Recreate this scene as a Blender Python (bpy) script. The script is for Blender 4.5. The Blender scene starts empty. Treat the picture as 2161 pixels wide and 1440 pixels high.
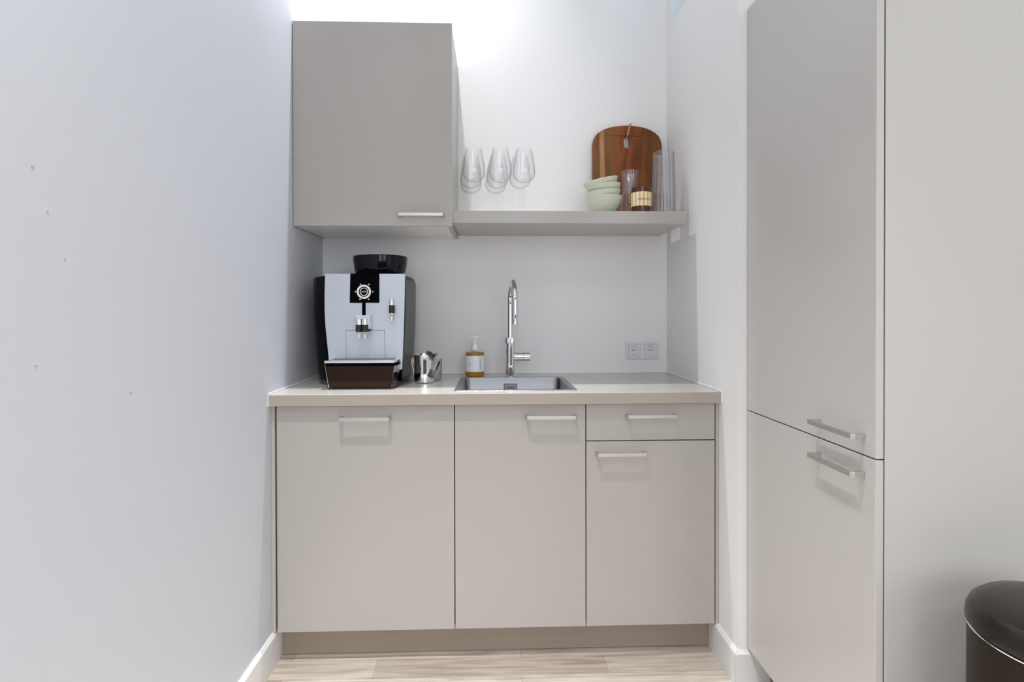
import bpy, bmesh, math, random
from mathutils import Vector, Matrix
C = bpy.context.scene.collection
PI = math.pi
random.seed(4)

# ------------------------------------------------------------------ materials
def mat(name, col, rough=.5, metal=0., spec=.5, **k):
    m = bpy.data.materials.new(name); m.use_nodes = True
    b = m.node_tree.nodes['Principled BSDF']
    b.inputs['Base Color'].default_value = (*col, 1)
    b.inputs['Roughness'].default_value = rough
    b.inputs['Metallic'].default_value = metal
    b.inputs['Specular IOR Level'].default_value = spec
    for a, v in k.items(): b.inputs[a.replace('_', ' ')].default_value = v
    return m

def nodes(m): return m.node_tree.nodes, m.node_tree.links, m.node_tree.nodes['Principled BSDF']

def bumpy(m, scale, strength, dist=.001, detail=3, stretch=None):
    n, l, b = nodes(m)
    tc = n.new('ShaderNodeTexCoord'); mp = n.new('ShaderNodeMapping')
    if stretch: mp.inputs['Scale'].default_value = stretch
    t = n.new('ShaderNodeTexNoise'); t.inputs['Scale'].default_value = scale; t.inputs['Detail'].default_value = detail
    bp = n.new('ShaderNodeBump'); bp.inputs['Strength'].default_value = strength; bp.inputs['Distance'].default_value = dist
    l.new(tc.outputs['Object'], mp.inputs[0]); l.new(mp.outputs[0], t.inputs['Vector'])
    l.new(t.outputs[0], bp.inputs['Height']); l.new(bp.outputs[0], b.inputs['Normal'])
    return t

def clear(name, tint=(1, 1, 1), edge=(.85, .86, .87), gloss=1.45, power=2.2, f0=.035):
    """thin clear glass: see-through wall, mirror by Fresnel, greyer where the wall is seen edge-on"""
    m = bpy.data.materials.new(name); m.use_nodes = True
    n, l = m.node_tree.nodes, m.node_tree.links; n.clear()
    out = n.new('ShaderNodeOutputMaterial'); mx = n.new('ShaderNodeMixShader'); tr = n.new('ShaderNodeBsdfTransparent')
    gl = n.new('ShaderNodeBsdfGlossy'); gl.inputs['Roughness'].default_value = .02
    fr = n.new('ShaderNodeMath'); fr.operation = 'MULTIPLY_ADD'; fr.inputs[1].default_value = .9; fr.inputs[2].default_value = f0
    f5 = n.new('ShaderNodeMath'); f5.operation = 'POWER'; f5.inputs[1].default_value = 5
    lw = n.new('ShaderNodeLayerWeight'); lw.inputs['Blend'].default_value = .5
    pw = n.new('ShaderNodeMath'); pw.operation = 'POWER'; pw.inputs[1].default_value = power
    mc = n.new('ShaderNodeMix'); mc.data_type = 'RGBA'
    mc.inputs[6].default_value = (*tint, 1); mc.inputs[7].default_value = (*edge, 1)
    l.new(lw.outputs['Facing'], pw.inputs[0]); l.new(pw.outputs[0], mc.inputs[0]); l.new(mc.outputs[2], tr.inputs[0])
    l.new(lw.outputs['Facing'], f5.inputs[0]); l.new(f5.outputs[0], fr.inputs[0])
    l.new(fr.outputs[0], mx.inputs[0]); l.new(tr.outputs[0], mx.inputs[1]); l.new(gl.outputs[0], mx.inputs[2])
    l.new(mx.outputs[0], out.inputs[0])
    return m

M = {}
M['wall'] = mat('wall_paint', (.855, .85, .845), .55, spec=.3); bumpy(M['wall'], 60, .06, .002)
M['wall_daylight_tint'] = mat('wall_paint_daylight_tint', (.625, .648, .705), .55, spec=.3); bumpy(M['wall_daylight_tint'], 40, .06, .002)  # white paint with bluish daylight and dimmer light put into the colour
M['rear'] = mat('dark_for_reflections', (.09, .09, .10), .6)  # unseen rear wall, made dark to give the chrome dark reflections
M['trim'] = mat('trim_lacquer', (.80, .81, .81), .3)
M['front'] = mat('greige_front', (.43, .405, .38), .22, spec=.45)
M['front2'] = mat('greige_panel', (.46, .43, .385), .3)
M['tall'] = mat('greige_tall', (.545, .525, .50), .28, spec=.4)
M['edge'] = mat('worktop_edge', (.40, .355, .305), .3)
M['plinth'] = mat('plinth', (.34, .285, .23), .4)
M['under'] = mat('cabinet_underside', (.88, .88, .85), .12, 0, .8)
M['dark'] = mat('carcass_gap_shade', (.03, .025, .02), .8)  # near-black colour stands in for the shade in gaps between fronts
M['steelh'] = mat('handle_steel', (.64, .625, .61), .34, 1.)
M['chrome'] = mat('chrome', (.86, .87, .89), .05, 1.)
M['brushed'] = mat('brushed_steel', (.31, .31, .325), .33, 1.); bumpy(M['brushed'], 30, .05, .001, 2, (1, 30, 1))
M['black'] = mat('black_gloss', (.0015, .0015, .002), .14, spec=.03)
M['blackm'] = mat('black_matt', (.012, .012, .013), .45)
M['silver'] = mat('silver_lacquer', (.56, .60, .66), .36, .5)
M['sidegrey'] = mat('dark_grey_side', (.085, .085, .08), .4, .3)
M['bronze'] = mat('dark_brown_gloss', (.045, .028, .020), .16, 1.0)
M['hopper'] = mat('smoky_hopper', (.005, .003, .008), .08, 0, .3)
M['white'] = mat('white_plastic', (.90, .90, .92), .3)
M['socket'] = mat('socket_plastic', (.78, .78, .79), .3)
M['hole'] = mat('dark_hole', (.01, .01, .01), .9)
M['print'] = mat('black_print', (.04, .04, .045), .6)
M['lightprint'] = mat('light_print', (.75, .75, .77), .5)
M['mint'] = mat('mint_stoneware', (.60, .63, .50), .38)
M['soap'] = mat('amber_soap', (.50, .26, .03), .12, Transmission_Weight=.35, IOR=1.35)
M['amber'] = mat('amber_glass', (.10, .022, .006), .06, Transmission_Weight=.25)
M['wax'] = mat('wax', (.5, .3, .15), .5)
M['leather'] = mat('leather', (.50, .19, .06), .6)
M['silicone'] = mat('silicone', (.88, .88, .88), .35)
M['bin'] = mat('bin_bronze', (.022, .015, .010), .35, .2, .3)
M['binlid'] = mat('bin_lid', (.014, .011, .009), .24, 0, .35)
M['purple'] = mat('dark_sachet', (.05, .04, .09), .35)
M['glass'] = clear('clear_glass', power=2.8, f0=.05)
M['ribbed'] = clear('ribbed_glass', (.975, .975, .98), (.62, .62, .63), 1.5, 2.6, .10)
M['carafe'] = clear('carafe_glass', (.97, .96, .96), (.62, .60, .60), 1.5, 2.6, .09)
M['pane'] = clear('window_glass', (.9, .97, 1.), (.6, .7, .75))

# worktop: pale composite with fine speckle
M['top'] = mat('worktop', (.55, .52, .48), .2, spec=.5)
n, l, b = nodes(M['top'])
tc = n.new('ShaderNodeTexCoord'); t = n.new('ShaderNodeTexNoise'); t.inputs['Scale'].default_value = 420
r = n.new('ShaderNodeValToRGB'); r.color_ramp.elements[0].position = .3; r.color_ramp.elements[0].color = (.48, .445, .41, 1)
r.color_ramp.elements[1].position = .7; r.color_ramp.elements[1].color = (.53, .50, .465, 1)
l.new(tc.outputs['Object'], t.inputs['Vector']); l.new(t.outputs[0], r.inputs[0]); l.new(r.outputs[0], b.inputs['Base Color'])

# floor: strips of pale oak
M['floor'] = mat('oak_floor', (.5, .45, .38), .42)
n, l, b = nodes(M['floor'])
tc = n.new('ShaderNodeTexCoord')
br = n.new('ShaderNodeTexBrick'); br.offset = .37; br.offset_frequency = 2; br.squash = 1
br.inputs['Scale'].default_value = 1; br.inputs['Brick Width'].default_value = .78; br.inputs['Row Height'].default_value = .1
br.inputs['Mortar Size'].default_value = .0006; br.inputs['Color1'].default_value = (.56, .49, .42, 1)
br.inputs['Color2'].default_value = (.76, .71, .64, 1); br.inputs['Mortar'].default_value = (.30, .25, .20, 1); br.inputs['Bias'].default_value = -.1
mp0 = n.new('ShaderNodeMapping'); mp0.inputs['Location'].default_value = (.415, -.042, 0)
l.new(tc.outputs['Object'], mp0.inputs[0]); l.new(mp0.outputs[0], br.inputs['Vector'])
mp = n.new('ShaderNodeMapping'); mp.inputs['Scale'].default_value = (1, 17, 1)
t1 = n.new('ShaderNodeTexNoise'); t1.inputs['Scale'].default_value = 3.2; t1.inputs['Detail'].default_value = 7; t1.inputs['Distortion'].default_value = .7
wv = n.new('ShaderNodeMapping'); wv.inputs['Scale'].default_value = (2, 60, 1)
t2 = n.new('ShaderNodeTexNoise'); t2.inputs['Scale'].default_value = 6; t2.inputs['Detail'].default_value = 4
rr = n.new('ShaderNodeValToRGB'); rr.color_ramp.elements[0].position = .33; rr.color_ramp.elements[0].color = (.50, .43, .36, 1)
rr.color_ramp.elements[1].position = .6; rr.color_ramp.elements[1].color = (1.08, 1.07, 1.05, 1)
mx = n.new('ShaderNodeMix'); mx.data_type = 'RGBA'; mx.blend_type = 'MULTIPLY'; mx.inputs[0].default_value = .6
r2 = n.new('ShaderNodeValToRGB'); r2.color_ramp.elements[0].color = (.85, .83, .8, 1); r2.color_ramp.elements[0].position = .35; r2.color_ramp.elements[1].position = .6
mx2 = n.new('ShaderNodeMix'); mx2.data_type = 'RGBA'; mx2.blend_type = 'MULTIPLY'; mx2.inputs[0].default_value = .6
l.new(tc.outputs['Object'], mp.inputs[0]); l.new(mp.outputs[0], t1.inputs['Vector']); l.new(t1.outputs[0], rr.inputs[0])
l.new(tc.outputs['Object'], wv.inputs[0]); l.new(wv.outputs[0], t2.inputs['Vector']); l.new(t2.outputs[0], r2.inputs[0])
l.new(br.outputs['Color'], mx.inputs[6]); l.new(rr.outputs[0], mx.inputs[7])
l.new(mx.outputs[2], mx2.inputs[6]); l.new(r2.outputs[0], mx2.inputs[7]); l.new(mx2.outputs[2], b.inputs['Base Color'])

# acacia board: brown staves with one pale stave
M['wood'] = mat('acacia', (.2, .08, .03), .38, 0, .25)
n, l, b = nodes(M['wood'])
tc = n.new('ShaderNodeTexCoord'); sp = n.new('ShaderNodeSeparateXYZ')
mp = n.new('ShaderNodeMapping'); mp.inputs['Scale'].default_value = (9, 1, 1.6)
t1 = n.new('ShaderNodeTexNoise'); t1.inputs['Scale'].default_value = 2.6; t1.inputs['Detail'].default_value = 6; t1.inputs['Distortion'].default_value = 1.1
ad = n.new('ShaderNodeMath'); ad.operation = 'MULTIPLY_ADD'; ad.inputs[1].default_value = .012; 
rx = n.new('ShaderNodeValToRGB'); rx.color_ramp.interpolation = 'LINEAR'
e = rx.color_ramp.elements; e[0].position = 0; e[0].color = (.18, .075, .030, 1); e[1].position = 1; e[1].color = (.20, .068, .014, 1)
for p, c in ((.10, (.24, .10, .04)), (.118, (.15, .055, .018)), (.128, (.44, .22, .10)), (.185, (.42, .21, .095)), (.20, (.20, .085, .028)),
             (.32, (.21, .085, .027)), (.36, (.26, .075, .022)), (.58, (.24, .07, .02)), (.62, (.20, .065, .017))):
    q = e.new(p); q.color = (*c, 1)
mr = n.new('ShaderNodeMapRange'); mr.inputs[1].default_value = -.157; mr.inputs[2].default_value = .157
l.new(tc.outputs['Object'], sp.inputs[0]); l.new(tc.outputs['Object'], mp.inputs[0]); l.new(mp.outputs[0], t1.inputs['Vector'])
l.new(t1.outputs[0], ad.inputs[0]); l.new(sp.outputs['X'], ad.inputs[2]); l.new(ad.outputs[0], mr.inputs[0]); l.new(mr.outputs[0], rx.inputs[0])
rg = n.new('ShaderNodeValToRGB'); rg.color_ramp.elements[0].position = .35; rg.color_ramp.elements[0].color = (.6, .55, .5, 1)
rg.color_ramp.elements[1].position = .62; rg.color_ramp.elements[1].color = (1.15, 1.15, 1.15, 1)
mx = n.new('ShaderNodeMix'); mx.data_type = 'RGBA'; mx.blend_type = 'MULTIPLY'; mx.inputs[0].default_value = .9
l.new(t1.outputs[0], rg.inputs[0]); l.new(rx.outputs[0], mx.inputs[6]); l.new(rg.outputs[0], mx.inputs[7]); l.new(mx.outputs[2], b.inputs['Base Color'])

# candle label: yellow and cream stripes around the jar
M['stripe'] = mat('striped_label', (.8, .6, .2), .5)
n, l, b = nodes(M['stripe'])
tc = n.new('ShaderNodeTexCoord'); sp = n.new('ShaderNodeSeparateXYZ'); at = n.new('ShaderNodeMath'); at.operation = 'ARCTAN2'
mu = n.new('ShaderNodeMath'); mu.operation = 'MULTIPLY'; mu.inputs[1].default_value = 15 / (2 * PI)
fr = n.new('ShaderNodeMath'); fr.operation = 'FRACT'; ad = n.new('ShaderNodeMath'); ad.operation = 'ADD'; ad.inputs[1].default_value = 24.25
gt = n.new('ShaderNodeMath'); gt.operation = 'GREATER_THAN'; gt.inputs[1].default_value = .5
mx = n.new('ShaderNodeMix'); mx.data_type = 'RGBA'; mx.inputs[6].default_value = (.78, .77, .68, 1); mx.inputs[7].default_value = (.72, .46, .10, 1)
l.new(tc.outputs['Object'], sp.inputs[0]); l.new(sp.outputs['X'], at.inputs[0]); l.new(sp.outputs['Y'], at.inputs[1])
l.new(at.outputs[0], mu.inputs[0]); l.new(mu.outputs[0], ad.inputs[0]); l.new(ad.outputs[0], fr.inputs[0]); l.new(fr.outputs[0], gt.inputs[0])
l.new(gt.outputs[0], mx.inputs[0]); l.new(mx.outputs[2], b.inputs['Base Color'])

# ------------------------------------------------------------------ mesh helpers
def nb(): return bmesh.new()

def box(bm, x0, x1, y0, y1, z0, z1):
    v = [bm.verts.new((x, y, z)) for x in (x0, x1) for y in (y0, y1) for z in (z0, z1)]
    for f in ((0, 1, 3, 2), (4, 6, 7, 5), (0, 4, 5, 1), (2, 3, 7, 6), (0, 2, 6, 4), (1, 5, 7, 3)): bm.faces.new([v[i] for i in f])
    return v

def prism(bm, pts, axis, a, b):
    def P(p, t):
        return {'x': (t, p[0], p[1]), 'y': (p[0], t, p[1]), 'z': (p[0], p[1], t)}[axis]
    A = [bm.verts.new(P(p, a)) for p in pts]; B = [bm.verts.new(P(p, b)) for p in pts]
    bm.faces.new(A); bm.faces.new(B[::-1]); k = len(pts)
    for i in range(k): bm.faces.new((A[i], B[i], B[(i + 1) % k], A[(i + 1) % k]))

def loft(bm, rings, cap=True, close=True):
    R = [[bm.verts.new(p) for p in r] for r in rings]; k = len(R[0])
    for a, b in zip(R, R[1:]):
        for i in range(k if close else k - 1): bm.faces.new((a[i], a[(i + 1) % k], b[(i + 1) % k], b[i]))
    if cap: bm.faces.new(R[0][::-1]); bm.faces.new(R[-1])
    return R

def lathe(bm, prof, c=(0, 0, 0), seg=48, sx=1, sy=1, rib=None, a0=0, a1=2 * PI):
    full = abs(a1 - a0 - 2 * PI) < 1e-6; ks = seg if full else seg + 1
    rings = []
    for r, z in prof:
        if r < 1e-6: rings.append([bm.verts.new((c[0], c[1], c[2] + z))]); continue
        ring = []
        for i in range(ks):
            a = a0 + (a1 - a0) * i / seg; q = r + (rib[1] * math.cos(rib[0] * a) if rib else 0)
            ring.append(bm.verts.new((c[0] + q * sx * math.cos(a), c[1] + q * sy * math.sin(a), c[2] + z)))
        rings.append(ring)
    for A, B in zip(rings, rings[1:]):
        for i in range(seg):
            j = (i + 1) % ks
            if len(A) == 1 and len(B) == 1: continue
            if len(A) == 1: bm.faces.new((A[0], B[j], B[i]))
            elif len(B) == 1: bm.faces.new((A[i], A[j], B[0]))
            else: bm.faces.new((A[i], A[j], B[j], B[i]))

def cyl(bm, c, r, h, axis='z', seg=32, r2=None):
    r2 = r if r2 is None else r2; A = []; B = []
    for i in range(seg):
        a = 2 * PI * i / seg; u, v = math.cos(a), math.sin(a)
        def P(q, t): return {'z': (c[0] + q * u, c[1] + q * v, c[2] + t), 'x': (c[0] + t, c[1] + q * u, c[2] + q * v), 'y': (c[0] + q * u, c[1] + t, c[2] + q * v)}[axis]
        A.append(bm.verts.new(P(r, 0))); B.append(bm.verts.new(P(r2, h)))
    bm.faces.new(A[::-1]); bm.faces.new(B)
    for i in range(seg): bm.faces.new((A[i], A[(i + 1) % seg], B[(i + 1) % seg], B[i]))

def tube(bm, pts, r, seg=20, flat=1.0, rad=None):
    pts = [Vector(p) for p in pts]; up = None; rings = []
    for i, p in enumerate(pts):
        d = (pts[min(i + 1, len(pts) - 1)] - pts[max(i - 1, 0)]).normalized()
        if up is None:
            up = Vector((0, 0, 1)) if abs(d.z) < .9 else Vector((1, 0, 0))
        up = (up - d * up.dot(d)).normalized(); s = d.cross(up)
        q = rad[i] if rad else r
        rings.append([p + up * q * math.cos(2 * PI * k / seg) + s * q * flat * math.sin(2 * PI * k / seg) for k in range(seg)])
    loft(bm, rings)

def origin(o):
    v = Vector(o.location)
    while o.parent: o = o.parent; v += Vector(o.location)
    return v

def obj(name, bm, m, parent=None, bevel=0, smooth=False, seg=2, keep=False):
    """link one mesh; geometry is given in room coordinates and moved to its parent's origin"""
    if parent is not None and not keep: bmesh.ops.translate(bm, verts=bm.verts, vec=-origin(parent))
    bmesh.ops.recalc_face_normals(bm, faces=bm.faces)
    me = bpy.data.meshes.new(name); bm.to_mesh(me); bm.free()
    me.materials.append(M[m])
    o = bpy.data.objects.new(name, me); C.objects.link(o); o.parent = parent
    if smooth:
        for p in me.polygons: p.use_smooth = True
        me.set_sharp_from_angle(angle=math.radians(35))
    if bevel:
        md = o.modifiers.new('edge', 'BEVEL'); md.width = bevel; md.segments = seg; md.limit_method = 'ANGLE'; md.angle_limit = .6
    return o

def tag(o, label, cat, group=None, kind=None):
    if label: o['label'] = label
    if cat: o['category'] = cat
    if group: o['group'] = group
    if kind: o['kind'] = kind
    return o

def thing(name, label, cat, loc=(0, 0, 0), group=None):
    o = bpy.data.objects.new(name, None); C.objects.link(o); o.location = loc; o.empty_display_size = .05
    return tag(o, label, cat, group)

def struct(name, bm, m, label=None, **k):
    o = obj(name, bm, m, **k); o['kind'] = 'structure'
    if label: o['label'] = label
    return o

def shape(outer, holes, y0, y1):
    """bmesh of a 2D outline (x, z) with holes, thick from y0 to y1"""
    cu = bpy.data.curves.new('outline', 'CURVE'); cu.dimensions = '2D'; cu.fill_mode = 'BOTH'; cu.extrude = abs(y1 - y0) / 2
    for ps in [outer] + holes:
        s = cu.splines.new('POLY'); s.points.add(len(ps) - 1); s.use_cyclic_u = True
        for p, q in zip(s.points, ps): p.co = (q[0], q[1], 0, 1)
    t = bpy.data.objects.new('outline', cu); me = bpy.data.meshes.new_from_object(t)
    bm = nb(); bm.from_mesh(me)
    for v in bm.verts: x, z, y = v.co; v.co = (x, (y0 + y1) / 2 - y, z)
    bmesh.ops.remove_doubles(bm, verts=bm.verts, dist=1e-6)
    bpy.data.objects.remove(t); bpy.data.curves.remove(cu); bpy.data.meshes.remove(me)
    return bm

def text(s, size, fn, shear=0, ext=.0003, align='CENTER'):
    """bmesh of lettering, each point (x, z, depth) placed by fn"""
    cu = bpy.data.curves.new('lettering', 'FONT'); cu.body = s; cu.size = size; cu.shear = shear; cu.extrude = ext
    cu.align_x = align; cu.align_y = 'CENTER'; cu.resolution_u = 4
    t = bpy.data.objects.new('lettering', cu); me = bpy.data.meshes.new_from_object(t)
    bm = nb(); bm.from_mesh(me)
    for v in bm.verts: v.co = fn(*v.co)
    bpy.data.objects.remove(t); bpy.data.curves.remove(cu); bpy.data.meshes.remove(me)
    return bm

def circ(cx, cz, r, k=32): return [(cx + r * math.cos(2 * PI * i / k), cz + r * math.sin(2 * PI * i / k)) for i in range(k)]

# ------------------------------------------------------------------ the room
W = .7664; CEIL = 4.05; YR = -5.6
b = nb(); box(b, -W - .2, 3.2, YR - .2, .2, -.1, 0); struct('floor', b, 'floor', 'pale oak strip floor')
b = nb(); box(b, -W - .2, 3.2, YR - .2, .2, CEIL, CEIL + .1); struct('ceiling', b, 'wall', 'white ceiling')
b = nb(); box(b, -W - .2, 1.0, 0, .2, 0, CEIL); struct('wall_back', b, 'wall', 'white wall at the back of the kitchen niche')
b = nb(); box(b, -W - .2, -W, YR, 0, 0, CEIL); wl = struct('wall_left', b, 'wall_daylight_tint', 'white wall left of the niche with bluish daylight in its colour')
# right niche wall with a high opening
b = nb(); T = 1.0; OB, OT, OF = 2.456, 3.5, -.60
box(b, W, T, -.7266, 0, 0, OB); box(b, W, T, -.7266, 0, OT, CEIL); box(b, W, T, -.0657, 0, OB, OT); box(b, W, T, -.7266, OF, OB, OT)
struct('wall_right', b, 'wall', 'white right wall of the niche with a high opening')
b = nb(); box(b, T, 3.2, -.7266, -.60, 0, CEIL); struct('wall_far_right', b, 'wall', 'white wall behind the tall cabinet')
b = nb(); box(b, 3.0, 3.2, YR, -.7266, 0, CEIL); struct('wall_side', b, 'wall')
wn = thing('window_1', 'high window in the right niche wall', None); wn['kind'] = 'structure'
b = nb(); x0, x1 = .90, .95
for a in ((-.11, -.0657, OB, OT), (OF, OF + .045, OB, OT), (OF + .045, -.11, OB, OB + .045), (OF + .045, -.11, OT - .045, OT)): box(b, x0, x1, *a)
obj('window_frame', b, 'trim', wn, .003)
b = nb(); box(b, .922, .928, OF + .04, -.105, OB + .04, OT - .04); obj('window_pane', b, 'pane', wn)
# rear wall with the tall windows the daylight comes through
b = nb(); wins = [(-.35, .95), (1.3, 2.6)]; z0, z1 = .7, 3.3
box(b, -W - .2, 3.2, YR - .2, YR, 0, z0); box(b, -W - .2, 3.2, YR - .2, YR, z1, CEIL)
for a, c in ((-W - .2, -.35), (.95, 1.3), (2.6, 3.2)): box(b, a, c, YR - .2, YR, z0, z1)
struct('wall_rear', b, 'rear')
for i, (a, c) in enumerate(wins):
    w_ = thing('window_%d' % (i + 2), None, None); w_['kind'] = 'structure'
    b = nb(); y0, y1 = YR - .13, YR - .08
    for q in ((a, a + .06, z0, z1), (c - .06, c, z0, z1), ((a + c) / 2 - .03, (a + c) / 2 + .03, z0, z1), (a, c, z0, z0 + .06), (a, c, z1 - .06, z1), (a, c, 2.4, 2.46)):
        box(b, q[0], q[1], y0, y1, q[2], q[3])
    obj('window_frame', b, 'trim', w_)

# baseboards
BB = [(0, 0), (.0135, 0), (.0135, .103), (.006, .112), (0, .112)]
def base(name, pts, ax, a, c, sgn, off, label, m=0):
    b = nb(); K = lambda t, p: (off + sgn * p[0], t, p[1]) if ax == 'y' else (t, off + sgn * p[0], p[1])
    loft(b, [[K(a - m * p[0], p) for p in BB], [K(c, p) for p in BB]]); return struct(name, b, 'trim', label)
base('baseboard_left', BB, 'y', YR, -.50, 1, -W, 'white baseboard along the left wall')
base('baseboard_right', BB, 'y', -.7261, -.50, -1, W, 'white baseboard at the right end of the niche', 1)
base('baseboard_far_right', BB, 'x', W + .0005, .868, -1, -.7266, 'white baseboard behind the tall cabinet', 1)
# silicone bead round the worktop
b = nb()
box(b, -W, W, -.004, 0, .9225, .9265); box(b, -W, -W + .004, -.6016, 0, .9225, .9265); box(b, W - .004, W, -.6016, 0, .9225, .9265)
for s in (-1, 1): box(b, *sorted((s * W, s * (W - .0022))), -.6035, -.6010, .8835, .9265)
struct('trim_1', b, 'silicone', 'white silicone bead where the worktop meets the walls')
# little chips in the left wall
b = nb()
for y, z, dx in ((-1.54, 1.438, .006), (-1.51, 1.370, .005), (-1.4725, 1.294, .004), (-1.2985, 1.0345, .007), (-1.5367, 1.1124, .005)):
    box(b, -W - .0005, -W + .0008, y - dx / 2, y + dx / 2, z - .0007, z + .0007)
o = obj('chip', b, 'front2', wl, .0004); o['label'] = 'small grey chips in the paint'

# ------------------------------------------------------------------ handles
def handle(cx, y, z, parent, L=.174, ax='x', name='handle'):
    """flat bar handle standing off a front; ax x: front faces -y at y; ax y: front faces -x at x=cx"""
    h, d, t = .0058, .032, .0075
    o = [(-L / 2, 0), (-L / 2, d - .009), (-L / 2 + .004, d), (L / 2 - .004, d), (L / 2, d - .009), (L / 2, 0), (L / 2 - .011, 0),
         (L / 2 - .011, d - t - .003), (L / 2 - .014, d - t), (-L / 2 + .014, d - t), (-L / 2 + .011, d - t - .003), (-L / 2 + .011, 0)]
    b = nb()
    if ax == 'x': prism(b, [(cx + p[0], y - p[1]) for p in o], 'z', z - h, z + h)
    else: prism(b, [(cx - p[1], y + p[0]) for p in o], 'z', z - h, z + h)
    return obj(name, b, 'steelh', parent, .0009)

# ------------------------------------------------------------------ base units
X0, YF, ZB, ZT = -.748, -.5816, .1138, .8792
def unit(name, label, x0, x1, fronts, cat='cabinet'):
    t = thing(name, label, cat, ((x0 + x1) / 2, -.30, 0), 'base units under the worktop')
    b = nb(); a, c, ya, za, zc = x0 + .0005, x1 - .0005, YF + .026, ZB + .002, .8825
    box(b, a, a + .016, ya, -.01, za, zc); box(b, c - .016, c, ya, -.01, za, zc); box(b, a + .016, c - .016, ya, -.01, za, za + .016); box(b, a + .016, c - .016, -.02, -.01, za + .016, zc)
    obj('body', b, 'dark', t)
    for nm, z0, z1, hx, hz in fronts:
        b = nb(); box(b, x0 + .0016, x1 - .0016, YF, YF + .018, z0, z1); f = obj(nm, b, 'front', t, .0008)
        handle(hx, YF, hz, f)
    return t
unit('dishwasher', 'widest greige front under the coffee machine, handle centred at its top', X0, X0 + .6, [('door', ZB, ZT, -.448, .839)], 'dishwasher')
unit('base_cabinet', 'middle greige base cabinet below the sink', X0 + .6, X0 + 1.05, [('door', ZB, ZT, .181, .8395)])
unit('base_cabinet', 'right-hand greige base cabinet with a drawer above its door', X0 + 1.05, X0 + 1.5,
     [('drawer', .7545, ZT, .525, .840), ('door', ZB, .7510, .4215, .7115)])
b = nb(); box(b, -W + .0006, -.7535, YF + .003, -.01, .1125, .883); tag(obj('end_panel', b, 'front2', None, .0008), 'narrow greige side panel between the left wall and the base units', 'panel')
b = nb(); box(b, .7548, W - .0006, YF + .003, -.01, .1125, .883); tag(obj('end_panel', b, 'front2', None, .0008), 'narrow greige side panel between the base units and the right wall', 'panel')
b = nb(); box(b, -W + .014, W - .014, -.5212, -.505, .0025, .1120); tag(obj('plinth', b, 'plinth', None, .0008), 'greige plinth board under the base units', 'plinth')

# worktop with cut-out
b = nb(); zt, zb, yf = .922, .8832, -.6016; hx0, hx1, hy0, hy1 = -.137, .264, -.53, -.16
xs = [-W + .0005, hx0, hx1, W - .0005]; ys = [yf, hy0, hy1, -.0005]
for z in (zt, zb):
    g = [[b.verts.new((x, y, z)) for y in ys] for x in xs]
    for i in range(3):
        for j in range(3):
            if (i, j) != (1, 1): b.faces.new((g[i][j], g[i + 1][j], g[i + 1][j + 1], g[i][j + 1]))
    if z == zt: G = g
o_ = [(0, 0), (1, 0), (2, 0), (3, 0), (3, 1), (3, 2), (3, 3), (2, 3), (1, 3), (0, 3), (0, 2), (0, 1)]
for ring in (o_, [(1, 1), (2, 1), (2, 2), (1, 2)]):
    for p, q in zip(ring, ring[1:] + ring[:1]): b.faces.new((G[p[0]][p[1]], G[q[0]][q[1]], g[q[0]][q[1]], g[p[0]][p[1]]))
tag(obj('worktop', b, 'top', None, .0012), 'pale greige composite worktop spanning the niche, with the sink let in', 'worktop')
wt = bpy.data.objects['worktop']
b = nb(); box(b, -W + .0005, W - .0005, yf - .0012, yf + .0004, zb, zt - .0012); o = obj('front_edge', b, 'edge', wt, .0004); o['label'] = 'darker greige front edge'

# sink
def rrect(x0, x1, y0, y1, r, z, k=6):
    out = []
    for cx, cy, a in ((x1 - r, y1 - r, 0), (x0 + r, y1 - r, 90), (x0 + r, y0 + r, 180), (x1 - r, y0 + r, 270)):
        for i in range(k + 1):
            t = math.radians(a + 90 * i / k); out.append((cx + r * math.cos(t), cy + r * math.sin(t), z))
    return out
sk = thing('sink', 'stainless steel rectangular sink set into the worktop', 'sink', (.063, -.344, .922))
sx0, sx1, sy0, sy1 = -.153, .280, -.545, -.144
b = nb()
loft(b, [rrect(sx0, sx1, sy0, sy1, .012, .9221), rrect(sx0 + .001, sx1 - .001, sy0 + .001, sy1 - .001, .012, .9236),
         rrect(sx0 + .02, sx1 - .02, sy0 + .02, sy1 - .02, .022, .9236), rrect(sx0 + .022, sx1 - .022, sy0 + .022, sy1 - .022, .022, .920),
         rrect(sx0 + .026, sx1 - .026, sy0 + .026, sy1 - .026, .03, .775), rrect(sx0 + .05, sx1 - .05, sy0 + .05, sy1 - .05, .03, .755),
         rrect(.03, .09, -.374, -.314, .029, .750)], cap=False)
obj('basin', b, 'brushed', sk, smooth=True)
b = nb(); cyl(b, (.06, -.344, .7485), .042, .004); obj('drain', b, 'chrome', sk, .001, True)
yo = -.1705
b = shape([(.028, .869), (.083, .869), (.083, .8995), (.028, .8995)], [[(.034, .874), (.077, .874), (.077, .8945), (.034, .8945)]], yo - .003, yo)
ov = obj('overflow', b, 'brushed', sk, .0006)
b = nb(); box(b, .037, .074, yo - .005, yo, .8770, .8915); obj('overflow_plate', b, 'brushed', ov, .0008)

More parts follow.
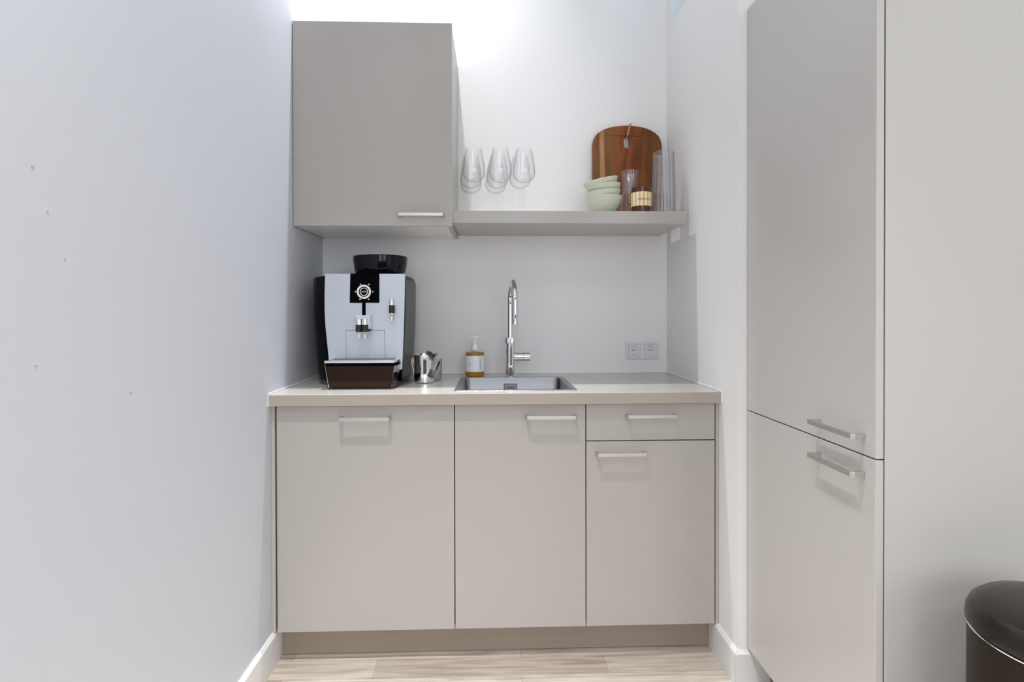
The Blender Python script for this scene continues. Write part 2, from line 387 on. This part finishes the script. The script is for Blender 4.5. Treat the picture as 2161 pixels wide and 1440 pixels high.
# tap
tp = thing('kitchen_tap', 'tall chrome gooseneck tap behind the sink', 'tap', (.0575, -.117, .922))
tx, ty = .0575, -.117
b = nb(); lathe(b, [(0, 0), (.0225, 0), (.0225, .003), (.0200, .005), (.0200, .141), (0, .141)], (tx, ty, .922)); obj('body', b, 'chrome', tp, smooth=True)
b = nb(); lathe(b, [(0, 0), (.0225, 0), (.0225, .0245), (0, .0245)], (tx, ty, 1.063), 64, rib=(32, .0004)); o = obj('selector_ring', b, 'chrome', tp, .0005); o['label'] = 'knurled chrome ring'
b = nb(); pts = [(tx - .001, ty, 1.0875), (tx - .001, ty, 1.12), (tx - .001, ty, 1.17), (tx - .001, ty, 1.21)]
R_, cz = .094, 1.228
dx = .118 * .12
for i in range(25):
    a = PI * i / 24; f = (1 - math.cos(a)) / 2
    pts.append((tx - .001 + dx * f, ty - R_ * (1 - math.cos(a)), cz + R_ * math.sin(a)))
pts += [(tx - .001 + dx, ty - 2 * R_, 1.215)]
tube(b, pts, .0112, 28); obj('gooseneck', b, 'chrome', tp, smooth=True)
b = nb(); lathe(b, [(0, .0), (.0085, 0), (.0085, -.001), (.0113, -.001), (.0118, .0), (.0118, .072), (.0112, .074)], (tx - .001 + dx, ty - 2 * R_, 1.149)); obj('spout', b, 'chrome', tp, smooth=True)
b = nb(); cyl(b, (tx + .014, ty, 1.0065), .0185, .040, 'x', 40); cyl(b, (tx + .0545, ty, 1.0065), .0192, .028, 'x', 40); lv = obj('lever', b, 'chrome', tp, .0008, True)
b = nb(); tube(b, [(tx + .076, ty - .019, 1.0065), (tx + .076, ty - .028, 1.0045), (tx + .076, ty - .034, 1.001)], .0024, 10); obj('lever_pin', b, 'chrome', lv, smooth=True)

# soap
sp = thing('soap_dispenser', 'amber hand soap bottle with white label and pump, left of the tap', 'soap bottle', (-.0950, -.090, .922))
scx, scy = -.0950, -.090
b = nb(); lathe(b, [(0, 0), (.036, 0), (.0400, .004), (.0400, .098), (.0385, .1015), (.034, .1035), (0, .1045)], (scx, scy, .922), 64); obj('bottle', b, 'soap', sp, smooth=True)
b = nb(); lathe(b, [(.017, .1035), (.0145, .1055), (.0135, .107), (.0135, .1135), (0, .1135)], (scx, scy, .922), 40); obj('neck', b, 'glass', sp, smooth=True)
b = nb(); lathe(b, [(.0403, .0215), (.0403, .0895)], (scx, scy, .922), 48, a0=PI * 1.0, a1=PI * 2.03); lb = obj('label', b, 'white', sp, smooth=True)
def cylfn(cx, cy, cz, r, a0):
    def f(x, z, d): a = a0 + x / r; return (cx + (r + d) * math.sin(a), cy - (r + d) * math.cos(a), cz + z)
    return f
f0 = cylfn(scx, scy, .922 + .0555, .0405, 0)
b = text('L:A BRUKET', .0105, lambda x, z, d: f0(.0262 + z, -x, d), ext=.0001); obj('lettering', b, 'print', lb)
for i, (s, q) in enumerate((('Hand wash', .0046), ('Sage', .0030), ('Rosemary', .0030))):
    b = text(s, q, lambda x, z, d, i=i: f0(-.0275 + x, .001 - .0052 * i + z, d), ext=.0001, align='LEFT'); obj('lettering', b, 'print', lb)
b = nb(); lathe(b, [(0, .113), (.0150, .113), (.0155, .116), (.0150, .123), (.011, .133), (.0055, .139), (.0042, .143), (.0042, .165), (0, .165)], (scx, scy, .922), 32); pm = obj('pump', b, 'white', sp, smooth=True)
b = nb(); tube(b, [(scx + .016, scy, 1.0895), (scx, scy, 1.0895), (scx - .012, scy, 1.089), (scx - .021, scy, 1.085)], .0038, 12, rad=[.003, .0045, .0038, .0028]); obj('nozzle', b, 'white', pm, smooth=True)

# sockets
def outlet(cx, cz, label):
    so = thing('power_socket', label, 'socket', (cx, 0, cz), 'wall sockets right of the tap')
    b = shape([(cx - .0265, cz - .0265), (cx + .0265, cz - .0265), (cx + .0265, cz + .0265), (cx - .0265, cz + .0265)], [circ(cx, cz, .0195)], -.0115, -.0018)
    obj('cover', b, 'socket', so, .0005)
    b = nb(); cyl(b, (cx, -.0032, cz), .0208, .002, 'y', 40)
    rc = obj('recess', b, 'socket', so)
    for s in (-1, 1):
        b = nb(); cyl(b, (cx + s * .0065 - .0015, -.0038, cz), .0023, .001, 'y', 16); obj('pin_hole', b, 'hole', rc)
        b = nb(); box(b, cx - .003, cx + .001, -.0098, -.003, cz + s * .0185 - .0015, cz + s * .0185 + .0015); obj('earth_clip', b, 'sidegrey', rc)
    b = nb(); cyl(b, (cx - .0015, -.0037, cz), .0016, .001, 'y', 12); obj('screw', b, 'sidegrey', rc)
    return so
outlet(.6165, 1.0238, 'white wall socket farther from the corner, left half of the pair')
outlet(.6900, 1.0238, 'white wall socket nearer the corner, right half of the pair')
b = shape([(.5795, .9868), (.7268, .9868), (.7268, 1.0612), (.5795, 1.0612)], [[(c - .0275, .9963), (c + .0275, .9963), (c + .0275, 1.0513), (c - .0275, 1.0513)] for c in (.6165, .6900)], -.010, 0)
tag(obj('socket_frame', b, 'socket', None, .0012), 'white double cover frame around both wall sockets', 'socket frame')

# ------------------------------------------------------------------ wall cabinet and shelf
CY, CZ0, CZ1, CX1 = -.3652, 1.5227, 2.290, -.1690
wc = thing('wall_cabinet', 'greige wall cabinet hung above the coffee machine', 'cabinet', (-.467, 0, CZ0))
b = nb(); box(b, -.7570, CX1 - .018, CY + .020, -.0005, CZ0 + .003, CZ1 - .002); obj('body', b, 'front2', wc, .0006)
b = nb(); box(b, -.7565, CX1 - .0185, CY + .021, -.001, CZ0 + .0012, CZ0 + .0032); o = obj('underside', b, 'under', wc); o['label'] = 'white underside'
b = nb(); box(b, CX1 - .0165, CX1 - .0015, CY + .0195, -.0005, CZ0, CZ1 - .002); obj('side_panel', b, 'front2', wc, .0006)
b = nb(); box(b, -.7650, -.7575, CY + .0215, -.0005, CZ0 - .001, CZ1 - .002); obj('filler', b, 'front2', wc, .0006)
b = nb(); box(b, -.7642, CX1, CY, CY + .018, CZ0, CZ1); dr = obj('door', b, 'front', wc, .0008); handle(-.2855, CY, 1.562, dr)
SX1 = W - .036
b = nb(); box(b, CX1 - .0008, SX1, -.3576, -.0005, 1.536, 1.584); tag(obj('wall_shelf', b, 'front', None, .001), 'thick greige floating shelf right of the wall cabinet', 'shelf')
SZ = 1.5842

# ------------------------------------------------------------------ things on the shelf
G_ROWS = [(.107, -.29), (.014, -.29), (-.090, -.29), (.0965, -.185), (.004, -.185), (-.106, -.185), (-.004, -.085), (-.110, -.085)]
G_LAB = ['stemmed wine glass farthest right in the front row on the shelf', 'middle wine glass of the front row on the shelf',
         'front wine glass nearest the wall cabinet', 'wine glass farthest right in the second row, behind the rightmost front glass',
         'wine glass in the second row, behind the middle front glass', 'wine glass in the second row, beside the wall cabinet',
         'wine glass against the wall behind the middle column of glasses', 'wine glass against the wall beside the cabinet, hindmost of its column']
def wine():
    t = thing('wine_glass', None, 'wine glass')
    b = nb(); prof = [(.004, .122), (.018, .1245), (.033, .133), (.042, .146), (.0448, .158), (.0440, .175), (.0400, .205), (.0345, .235), (.0300, .2545)]
    lathe(b, prof + [(r - .0011, z + (.001 if i == 0 else 0)) for i, (r, z) in reversed(list(enumerate(prof)))], seg=48); obj('bowl', b, 'glass', t, smooth=True)
    b = nb(); lathe(b, [(0, .1215), (.0065, .1215), (.0042, .114), (.0031, .10), (.0030, .03), (.0042, .010), (.012, .0045), (.0345, .0022), (.0355, .0010), (.0345, 0), (0, 0)], seg=40); obj('stem', b, 'glass', t, smooth=True)
    return t
def dup(root):
    r = root.copy(); C.objects.link(r)
    for ch in list(root.children):
        c = ch.copy(); C.objects.link(c); c.parent = r
    return r
wg = wine()
for i, (x, y) in enumerate(G_ROWS):
    o = wg if i == 0 else dup(wg)
    o.location = (x, y, SZ); o.rotation_euler.z = .3 * i
    o['label'] = G_LAB[i]; o['group'] = 'wine glasses on the shelf'

# stacked bowls
def bowl():
    b = nb(); P = [(0, 0), (.030, 0), (.034, .003), (.047, .021), (.058, .040), (.0655, .058), (.0698, .0702), (.0700, .0715)]
    I = [(.0692, .0724), (.0680, .0718), (.0632, .059), (.0556, .042), (.0445, .025), (.031, .009), (0, .007)]
    lathe(b, P + I, seg=64); return b
B0 = None
for i, (dx, z, tilt, lab) in enumerate([(0, 0, 0, 'pale mint bowl standing on the shelf, lowest of the stack'), (-.001, .0225, 5.5, 'pale mint bowl second from the bottom of the stack'),
                                   (-.0015, .0470, 4.5, 'pale mint bowl third from the bottom of the stack'), (-.004, .0690, 12.5, 'pale mint bowl tilted on top of the stack')]):
    if B0 is None: o = B0 = obj('bowl', bowl(), 'mint', None, smooth=True)
    else: o = B0.copy(); C.objects.link(o)
    o.location = (.4325 + dx, -.262, SZ + z); o.rotation_euler = (math.radians(.4 * tilt), math.radians(-tilt), 0)
    tag(o, lab, 'bowl', 'stacked mint bowls')

# carafe with a waist
cf = [(0, .001), (.038, .001), (.046, .004), (.049, .018), (.047, .05), (.040, .085), (.033, .115), (.0300, .137), (.0305, .152), (.034, .175), (.0375, .204)]
b = nb(); lathe(b, cf + [(max(r - .0016, 0), z + (.002 if i < 2 else 0)) for i, (r, z) in reversed(list(enumerate(cf)))], (.559, -.155, SZ - .0008), 96, rib=(20, .0008))
tag(obj('glass_carafe', b, 'carafe', None, smooth=True), 'clear ribbed glass carafe with a narrow waist, between the bowls and the candle', 'carafe')

# ribbed vase
vf = [(0, .001), (.042, .001), (.0465, .005), (.0462, .03), (.0455, .10), (.0438, .18), (.0410, .262)]
b = nb(); lathe(b, vf + [(max(r - .0022, 0), z + (.004 if i < 2 else 0)) for i, (r, z) in reversed(list(enumerate(vf)))], (.6790, -.235, SZ - .0008), 144, rib=(18, .0016))
tag(obj('glass_vase', b, 'ribbed', None, smooth=True), 'tall straight clear ribbed glass vase at the right end of the shelf', 'vase')

# candle
cx, cy = .5700, -.300
cd = thing('candle', 'scented candle in dark amber glass with yellow striped label', 'candle', (cx, cy, SZ))
b = nb(); lathe(b, [(0, 0), (.0375, 0), (.0392, .002), (.0392, .099), (.0380, .100), (.0368, .099), (.0368, .070), (0, .070)], (cx, cy, SZ), 64); obj('jar', b, 'amber', cd, smooth=True)
b = nb(); lathe(b, [(0, .0), (.0362, 0), (.0362, .002), (0, .003)], (cx, cy, SZ + .0705), 32); obj('wax', b, 'wax', cd, smooth=True)
b = nb(); lathe(b, [(.0395, .0255), (.0395, .0800)], (cx, cy, SZ), 64); lb = obj('label', b, 'stripe', cd, smooth=True)
f1 = cylfn(cx, cy, SZ + .0505, .0397, 0)
b = text('WERKVILLA', .0108, lambda x, z, d: f1(.004 + x * 1.02, z, d), ext=.0001); obj('lettering', b, 'print', lb)
b = text('DE', .0045, lambda x, z, d: f1(-.0315 + x, -.003 + z, d), ext=.0001); obj('lettering', b, 'print', lb)

# cutting board, leaning on the wall
bx = .5795
cb = thing('cutting_board', 'brown wooden cutting board with arched top leaning on the wall', 'cutting board', (bx, -.052, SZ + .001))
half = [(.1585, .006), (.1550, .345), (.1540, .360), (.1500, .376), (.1420, .392), (.1290, .406), (.1080, .419), (.0800, .430), (.0450, .4370), (0, .4405)]
out = [(x, z) for x, z in half] + [(-x, z) for x, z in half[-2::-1]]
out = [(.1525, 0)] + out + [(-.1525, 0)]
sl = []
for i in range(9): a = PI * i / 8; sl.append((-.0025 + .0125 * math.cos(a), .379 + .0125 * math.sin(a)))
for i in range(9): a = PI + PI * i / 8; sl.append((-.0025 + .0125 * math.cos(a), .3485 + .0125 * math.sin(a)))
b = shape(out, [sl], -.009, .009); bd = obj('board', b, 'wood', cb, .003, keep=True, seg=3)
b = nb(); pts = []
for s, o in ((-1, 0), (1, 1)):
    pts.append([(-.0015 + s * .0012, .0, .386), (.0015 + s * .001, -.0125, .395), (.008 + s * .0018, -.0125, .420), (.0145 + s * .001, -.0115, .438), (.0170, -.004, .4490), (.0165, .006, .4485)])
for p in pts: tube(b, p, .0026, 10)
cyl(b, (.0165, -.006, .4465), .0042, .010, 'y', 14)
obj('leather_loop', b, 'leather', cb, smooth=True, keep=True)
cb.rotation_euler.x = math.radians(-4.6)

# ------------------------------------------------------------------ coffee machine
cm = thing('coffee_machine', 'silver and black automatic coffee machine at the left end of the worktop', 'coffee machine', (-.49, -.30, .922))
def plan(z, s=0, base=None):
    P = [(-.342, -.396), (-.3345, -.30), (-.3330, -.22), (-.345, -.12), (-.37, -.075), (-.66, -.075), (-.705, -.105), (-.7155, -.18), (-.716, -.287), (-.690, -.335), (-.637, -.396)]
    return [(x + s * (-.50 - x), y, z) for x, y in P]
b = nb(); loft(b, [plan(.938, .092), plan(.96, .078), plan(1.05, .045), plan(1.16, .010), plan(1.25, 0), plan(1.325, 0), plan(1.333, .015)])
obj('body', b, 'black', cm, .002, True)
# right side panel follows the body
b = nb(); sd = []
for z, s in ((.955, .081), (1.05, .045), (1.16, .010), (1.25, 0), (1.318, 0)):
    q = plan(z, s)[:4]; sd.append(q)
th = .003
ringsO = [[(x + th, y - .001, z) for x, y, z in q] for q in sd]; ringsI = [[(x - .001, y, z) for x, y, z in q] for q in sd]
for i, q in enumerate(ringsO): pass
Rr = [o_r + i_r[::-1] for o_r, i_r in zip(ringsO, ringsI)]
loft(b, Rr); o = obj('side_panel', b, 'sidegrey', cm, smooth=True); o['label'] = 'dark grey right side panel'
# silver face, tapering down
L = [(-.622, .985), (-.622, 1.03), (-.626, 1.07), (-.629, 1.10), (-.6335, 1.15), (-.6360, 1.20), (-.6360, 1.26), (-.634, 1.339)]
Rt = [(-.3415, 1.339), (-.3430, 1.26), (-.3445, 1.20), (-.347, 1.13), (-.351, 1.03), (-.354, .985)]
hatch = [(-.5605, 1.131), (-.4165, 1.131), (-.4135, 1.000), (-.5565, 1.000)]
hatchi = [(-.5592, 1.1297), (-.4178, 1.1297), (-.4148, 1.000), (-.5552, 1.000)]
b = shape(L + Rt, [hatch], -.411, -.396); obj('front_panel', b, 'silver', cm, .0008)
b = shape(hatchi, [], -.4107, -.398); o = obj('hatch', b, 'silver', cm)
b = nb(); box(b, -.565, -.41, -.3985, -.3965, 1.0, 1.135); obj('hatch_shadow_gap', b, 'hole', cm)
# display
b = nb(); prism(b, [(-.5435, 1.2320), (-.4355, 1.2320), (-.4350, 1.3395), (-.5410, 1.3395)], 'y', -.4145, -.409); dp = obj('display', b, 'black', cm, .0012)
kx, kz, ky = -.4905, 1.2725, -.4145
b = shape(circ(kx, kz, .0258, 48), [circ(kx, kz, .0188, 48)], ky - .005, ky); kr = obj('dial', b, 'lightprint', dp, .001)
b = nb(); cyl(b, (kx, ky - .003, kz), .0188, .003, 'y', 40); obj('dial_centre', b, 'black', kr)
b = shape(circ(kx, kz, .0148, 40), [circ(kx, kz, .0125, 40)], ky - .0045, ky - .003); obj('logo_ring', b, 'lightprint', kr)
b = text('jura', .0115, lambda x, z, d: (kx + x, ky - .0042 - d, kz + z + .0012), shear=.35, ext=.0002); obj('logo', b, 'lightprint', kr)
def cup(cx, cz, k):
    s = .0022; b = nb(); y0, y1 = ky - .0008, ky
    if k == 0: box(b, cx - s, cx + s, y0, y1, cz - s, cz + s * .6); box(b, cx - s * .5, cx + s * .5, y0, y1, cz + s, cz + s * 1.5)
    elif k == 1: cyl(b, (cx, y0, cz + s * .4), s * .9, .0008, 'y', 12); box(b, cx - s * .5, cx + s * .5, y0, y1, cz - s * 1.3, cz)
    else: box(b, cx - s * 1.2, cx + s * .7, y0, y1, cz - s, cz + s); cyl(b, (cx + s, y0, cz), s * .8, .0008, 'y', 12)
    return b
for i, (x, z, k) in enumerate([(-.5035, 1.2995, 0), (-.4725, 1.2995, 2), (-.5215, 1.2725, 0), (-.4585, 1.2725, 1), (-.5050, 1.2450, 2), (-.4740, 1.2450, 2)]):
    obj('drink_symbol', cup(x, z, k), 'lightprint', dp)
# slot and spouts
b = nb(); box(b, -.4990, -.4855, -.4118, -.408, 1.180, 1.232); obj('slide_rail', b, 'black', cm)
b = nb(); box(b, -.5150, -.4715, -.440, -.4108, 1.168, 1.1855); box(b, -.4730, -.4615, -.446, -.4108, 1.1365, 1.1865); br_ = obj('spout_bracket', b, 'silver', cm, .0015)
for x in (-.5025, -.4800):
    b = nb(); lathe(b, [(0, .050), (.0098, .050), (.0105, .047), (.0105, .024), (0, .024)], (x, -.447, 1.123), 28); s = obj('spout', b, 'chrome', br_, smooth=True)
    b = nb(); lathe(b, [(0, .0245), (.0112, .0245), (.0112, -.002), (0, -.002)], (x, -.447, 1.1275), 28); obj('spout_sleeve', b, 'blackm', br_, .0008, True)
    b = nb(); lathe(b, [(0, .004), (.0072, .004), (.0068, -.012), (.0045, -.021), (0, -.022)], (x, -.447, 1.1225), 24); obj('spout_tip', b, 'chrome', br_, smooth=True)
b = nb(); box(b, -.4935, -.489, -.4475, -.4108, 1.128, 1.172); box(b, -.4745, -.4655, -.440, -.4108, 1.128, 1.138); obj('spout_block', b, 'blackm', br_)
# hot water nozzle
hx, hy = -.3875, -.426
b = nb(); lathe(b, [(0, .021), (.0088, .021), (.0094, .018), (.0094, 0), (0, 0)], (hx, hy, 1.2225), 28); box(b, hx - .006, hx + .006, hy, -.4108, 1.226, 1.238); hw = obj('water_spout', b, 'chrome', cm, smooth=True)
b = nb(); lathe(b, [(0, .030), (.0102, .030), (.0102, 0), (0, 0)], (hx, hy, 1.193), 28); obj('water_spout_sleeve', b, 'blackm', hw, .0008, True)
b = nb(); lathe(b, [(0, .030), (.0066, .030), (.0066, .004), (.004, 0), (0, 0)], (hx, hy, 1.164), 24); obj('water_spout_tip', b, 'chrome', hw, smooth=True)
# drip tray
def tplan(z, e=0, s=0):
    P = [(-.612 - e, -.484 - e), (-.368 + e * .3, -.484 - e), (-.3545 + e, -.372), (-.3545 + e, -.35), (-.632 - e, -.35), (-.630 - e, -.40)]
    return [(x + s * (-.49 - x) * .10, y + s * .006, z) for x, y in P]
b = nb(); loft(b, [tplan(.9285, 0, 1), tplan(.945, 0, .6), tplan(1.016)]); dt = obj('drip_tray', b, 'bronze', cm, .0015)
b = nb(); prism(b, [p[:2] for p in tplan(0, .003)], 'z', 1.0165, 1.0255); obj('tray_rim', b, 'chrome', dt, .0015)
b = nb(); prism(b, [p[:2] for p in tplan(0, .0008)], 'z', 1.0045, 1.0165); obj('tray_band', b, 'black', dt, .0005)
b = nb()
for i in range(11): box(b, -.60, -.375, -.476 + i * .006, -.4735 + i * .006, 1.0256, 1.0268)
obj('tray_grid', b, 'brushed', dt)
b = nb()  # polished corner plate on the right of the tray
q0, q1 = tplan(.9300, .0012, .98), tplan(1.0045, .0012, .05)
loft(b, [[q0[1], q0[2], (q0[2][0] - .003, q0[2][1], q0[2][2]), (q0[1][0] - .003, q0[1][1] + .003, q0[1][2])], [q1[1], q1[2], (q1[2][0] - .003, q1[2][1], q1[2][2]), (q1[1][0] - .003, q1[1][1] + .003, q1[1][2])]])
o = obj('tray_side', b, 'steelh', dt); o['label'] = 'polished side of the drip tray'
b = nb(); tube(b, [(-.6135, -.4855, 1.0165), (-.6015, -.480, .930)], .0012, 8); obj('tray_edge', b, 'chrome', dt)
# base
b = nb(); loft(b, [[(x * 1 + .0, y, .9222) for x, y in ((-.585, -.470), (-.385, -.470), (-.365, -.40), (-.375, -.10), (-.66, -.10), (-.66, -.29))],
                   [(x, y, .940) for x, y in ((-.585, -.470), (-.385, -.470), (-.365, -.40), (-.375, -.10), (-.66, -.10), (-.66, -.29))]]); obj('base', b, 'blackm', cm, .002)
# bean hopper
b = nb(); lathe(b, [(0, -.006), (.0900, -.006), (.0955, .006), (.1020, .035), (.1065, .070), (.1070, .082), (.1045, .0855), (0, .0865)], (-.4665, -.235, 1.334), 64, 1, .92)
obj('bean_hopper', b, 'hopper', cm, smooth=True)

# ------------------------------------------------------------------ milk jug and its neighbours
jx, jy = -.2850, -.297
jg = thing('milk_jug', 'polished steel milk jug with strap handle, right of the coffee machine', 'milk jug', (jx, jy, .9222))
b = nb(); pr = [(r * 1.06, z) for r, z in [(0, .001), (.0335, .001), (.0362, .004), (.0370, .020), (.0372, .045), (.0368, .075), (.0372, .100), (.0385, .110)]]
rings = []
seg = 64
for side, P in ((0, pr), (1, [(max(r - .0011, 0), z + (.001 if z < .01 else 0)) for r, z in reversed(pr)])):
    for r, z in P:
        if r < 1e-6: r = .0005
        g = []
        for i in range(seg):
            a = 2 * PI * i / seg; d = a - PI * 0.0; d = (d + PI) % (2 * PI) - PI
            k = max(0, (z - .075) / .035) ** 2 * math.exp(-(d / .33) ** 2)
            g.append((jx + (r + .012 * k) * math.cos(a), jy + (r + .012 * k) * math.sin(a), .9222 + z + .004 * k - .003 * max(0, (z - .075) / .035) * math.sin(a / 2) ** 2 * 0))
        rings.append(g)
loft(b, rings); obj('jug_body', b, 'chrome', jg, smooth=True)
b = nb(); hp = [(-.0385, .104), (-.047, .108), (-.054, .104), (-.058, .090), (-.056, .070), (-.050, .045), (-.045, .026), (-.0380, .020)]
loft(b, [[(jx + x, jy + w, .9222 + z), (jx + x, jy - w, .9222 + z), (jx + x + .0018, jy - w, .9222 + z - .0012), (jx + x + .0018, jy + w, .9222 + z - .0012)] for (x, z) in hp for w in (.0085,)])
bmesh.ops.rotate(b, verts=b.verts, cent=(jx, jy, 0), matrix=Matrix.Rotation(-.45, 3, 'Z')); obj('handle', b, 'chrome', jg, smooth=True)
sc = nb()
def quad(bm, c, ux, uz, w, h, t=.002):
    c = Vector(c); ux = Vector(ux).normalized(); uz = Vector(uz).normalized(); n_ = ux.cross(uz)
    V = [bm.verts.new(c + ux * a * w / 2 + uz * e_ * h / 2 + n_ * d * t / 2) for a in (-1, 1) for e_ in (-1, 1) for d in (-1, 1)]
    for f in ((0, 1, 3, 2), (4, 6, 7, 5), (0, 4, 5, 1), (2, 3, 7, 6), (0, 2, 6, 4), (1, 5, 7, 3)): bm.faces.new([V[i] for i in f])
quad(sc, (jx + .010, jy + .004, .9222 + .085), (1, .1, -.32), (.32, 0, 1), .022, .075)
tag(obj('sachet', sc, 'purple', None, .0006), 'dark sachet sticking up out of the milk jug', 'sachet')
# clear cup behind the jug, with a stirrer leaning in it
px_, py_ = -.2530, -.232
b = nb(); P = [(0, .001), (.026, .001), (.028, .004), (.0300, .040), (.0315, .088)]
lathe(b, P + [(max(r - .0012, 0), z + (.0015 if z < .01 else 0)) for r, z in reversed(P)], (px_, py_, .9222), 48)
tag(obj('drinking_glass', b, 'ribbed', None, smooth=True), 'small clear glass half hidden behind the milk jug', 'glass')
b = nb(); tube(b, [(px_ - .010, py_ - .004, .9222 + .006), (px_ + .0085, py_ - .006, .9222 + .046), (px_ + .0225, py_ - .007, .9222 + .078)], .003, 8, rad=[.0022, .0030, .0042])
tag(obj('stirrer', b, 'blackm', None, smooth=True), 'dark stirrer leaning in the small clear glass', 'stirrer')

# ------------------------------------------------------------------ tall cabinet
TX, TY0, TY1 = .7956, -1.3256, -.7286
tl = thing('tall_cabinet', 'tall greige cabinet with two stacked doors at the right', 'cabinet', (1.10, -1.03, 0))
b = nb(); box(b, TX + .0205, 1.42, TY0 + .0008, -.7275, .1218, 2.158); obj('body', b, 'tall', tl, .001)
b = nb(); box(b, TX + .0186, TX + .0212, TY0 + .004, -.7275, .124, 2.156); obj('shadow_gap', b, 'dark', tl)
b = nb(); box(b, TX, TX + .0170, TY0, TY1, .8836, 2.158); d1 = obj('door', b, 'tall', tl, .001); d1['label'] = 'upper door'
handle(TX, -1.2070, .9240, d1, ax='y')
b = nb(); box(b, TX, TX + .0170, TY0, TY1, .1218, .8804); d2 = obj('door', b, 'tall', tl, .001); d2['label'] = 'lower door'
handle(TX, -1.2055, .8410, d2, ax='y')
b = nb(); box(b, .871, 1.42, -1.27, -.728, 0, .1218); obj('plinth', b, 'plinth', tl)

# ------------------------------------------------------------------ bin
gx, gy = 1.003, -1.535
bn = thing('pedal_bin', 'round dark bronze pedal bin in front of the tall cabinet', 'bin', (gx, gy, 0))
b = nb(); lathe(b, [(0, 0), (.142, 0), (.1450, .004), (.1450, .612), (.1435, .6145), (0, .6145)], (gx, gy, 0), 96); obj('bin_body', b, 'bin', bn, smooth=True)
b = nb(); lathe(b, [(.1452, .6095), (.1466, .6105), (.1466, .6125), (.1452, .6135)], (gx, gy, 0), 96); obj('rim', b, 'chrome', bn, smooth=True)
b = nb(); lathe(b, [(.1435, .6160), (.1478, .6170), (.1482, .622), (.1470, .636), (.1410, .650), (.1280, .661), (.105, .668), (.06, .672), (0, .673)], (gx, gy, 0), 96); obj('lid', b, 'binlid', bn, smooth=True)
b = nb(); prism(b, [(gx - .035, gy - .185), (gx + .035, gy - .185), (gx + .03, gy - .140), (gx - .03, gy - .140)], 'z', .02, .028); obj('pedal', b, 'chrome', bn, .002)

# ------------------------------------------------------------------ lights
def area(name, loc, size, power, col, rot=(0, 0, 0), size_y=None, spread=None):
    d = bpy.data.lights.new(name, 'AREA'); d.energy = power; d.color = col
    if size_y: d.shape = 'RECTANGLE'; d.size = size; d.size_y = size_y
    else: d.shape = 'DISK'; d.size = size
    if spread: d.spread = math.radians(spread)
    o = bpy.data.objects.new(name, d); C.objects.link(o); o.location = loc; o.rotation_euler = rot
    return o
WARM = (1., .965, .92)
area('ceiling_spot', (-.32, -.255, CEIL - .02), .07, 11.5, (.97, .99, 1.03), spread=56)
area('ceiling_spot', (-.47, -1.76, CEIL - .02), .07, 15, (1, .99, .97), spread=60)
area('ceiling_spot', (-.47, -3.05, CEIL - .02), .07, 25, (1, .99, .98), spread=80)
area('ceiling_spot', (-.10, -4.30, CEIL - .02), .12, 12, (1, .99, .98), spread=140)
area('ceiling_spot', (1.6, -2.3, CEIL - .02), .12, 6.5, (.96, .99, 1.04), spread=85)  # unseen fill lamp added to brighten the tall cabinet's side
area('ceiling_spot', (1.4, -4.3, CEIL - .02), .12, 12, (.96, .99, 1.04), spread=120)  # second unseen fill lamp on the right, added farther back
for (a, c) in wins:
    area('daylight', ((a + c) / 2, YR - .19, (z0 + z1) / 2), c - a, 26, (1, .99, .97), (PI / 2, 0, 0), z1 - z0)
w = bpy.data.worlds.new('World'); bpy.context.scene.world = w; w.use_nodes = True
bg = w.node_tree.nodes['Background']; bg.inputs[0].default_value = (.62, .80, 1., 1); bg.inputs[1].default_value = 1.5

# ------------------------------------------------------------------ camera
f, yaw, pitch, roll, cyp, cx_, cy_, ch = 1168.557, .03299, .00698, -.00210, 666.276, -.01340, -2.47180, 1.1980

cam = bpy.data.cameras.new('Camera'); co = bpy.data.objects.new('Camera', cam); C.objects.link(co)
cam.sensor_width = 36; cam.lens = f / 2161 * 36; cam.shift_y = (cyp - 720) / 2161; cam.clip_start = .02
fw = Vector((math.sin(yaw) * math.cos(pitch), math.cos(yaw) * math.cos(pitch), -math.sin(pitch)))
rt = Vector((math.cos(yaw), -math.sin(yaw), 0)); up = rt.cross(fw)
r2_ = rt * math.cos(roll) + up * math.sin(roll); u2 = -rt * math.sin(roll) + up * math.cos(roll)
mw = Matrix.Identity(4)
for i in range(3): mw[i][0] = r2_[i]; mw[i][1] = u2[i]; mw[i][2] = -fw[i]
mw[0][3], mw[1][3], mw[2][3] = cx_, cy_, ch
co.matrix_world = mw
S = bpy.context.scene; S.camera = co
S.view_settings.view_transform = 'Standard'; S.view_settings.look = 'None'; S.view_settings.exposure = .03; S.view_settings.gamma = 1
S.view_settings.use_curve_mapping = False
S.cycles.use_denoising = True; S.cycles.max_bounces = 10; S.cycles.diffuse_bounces = 6; S.cycles.transparent_max_bounces = 32
S.cycles.sample_clamp_indirect = 8
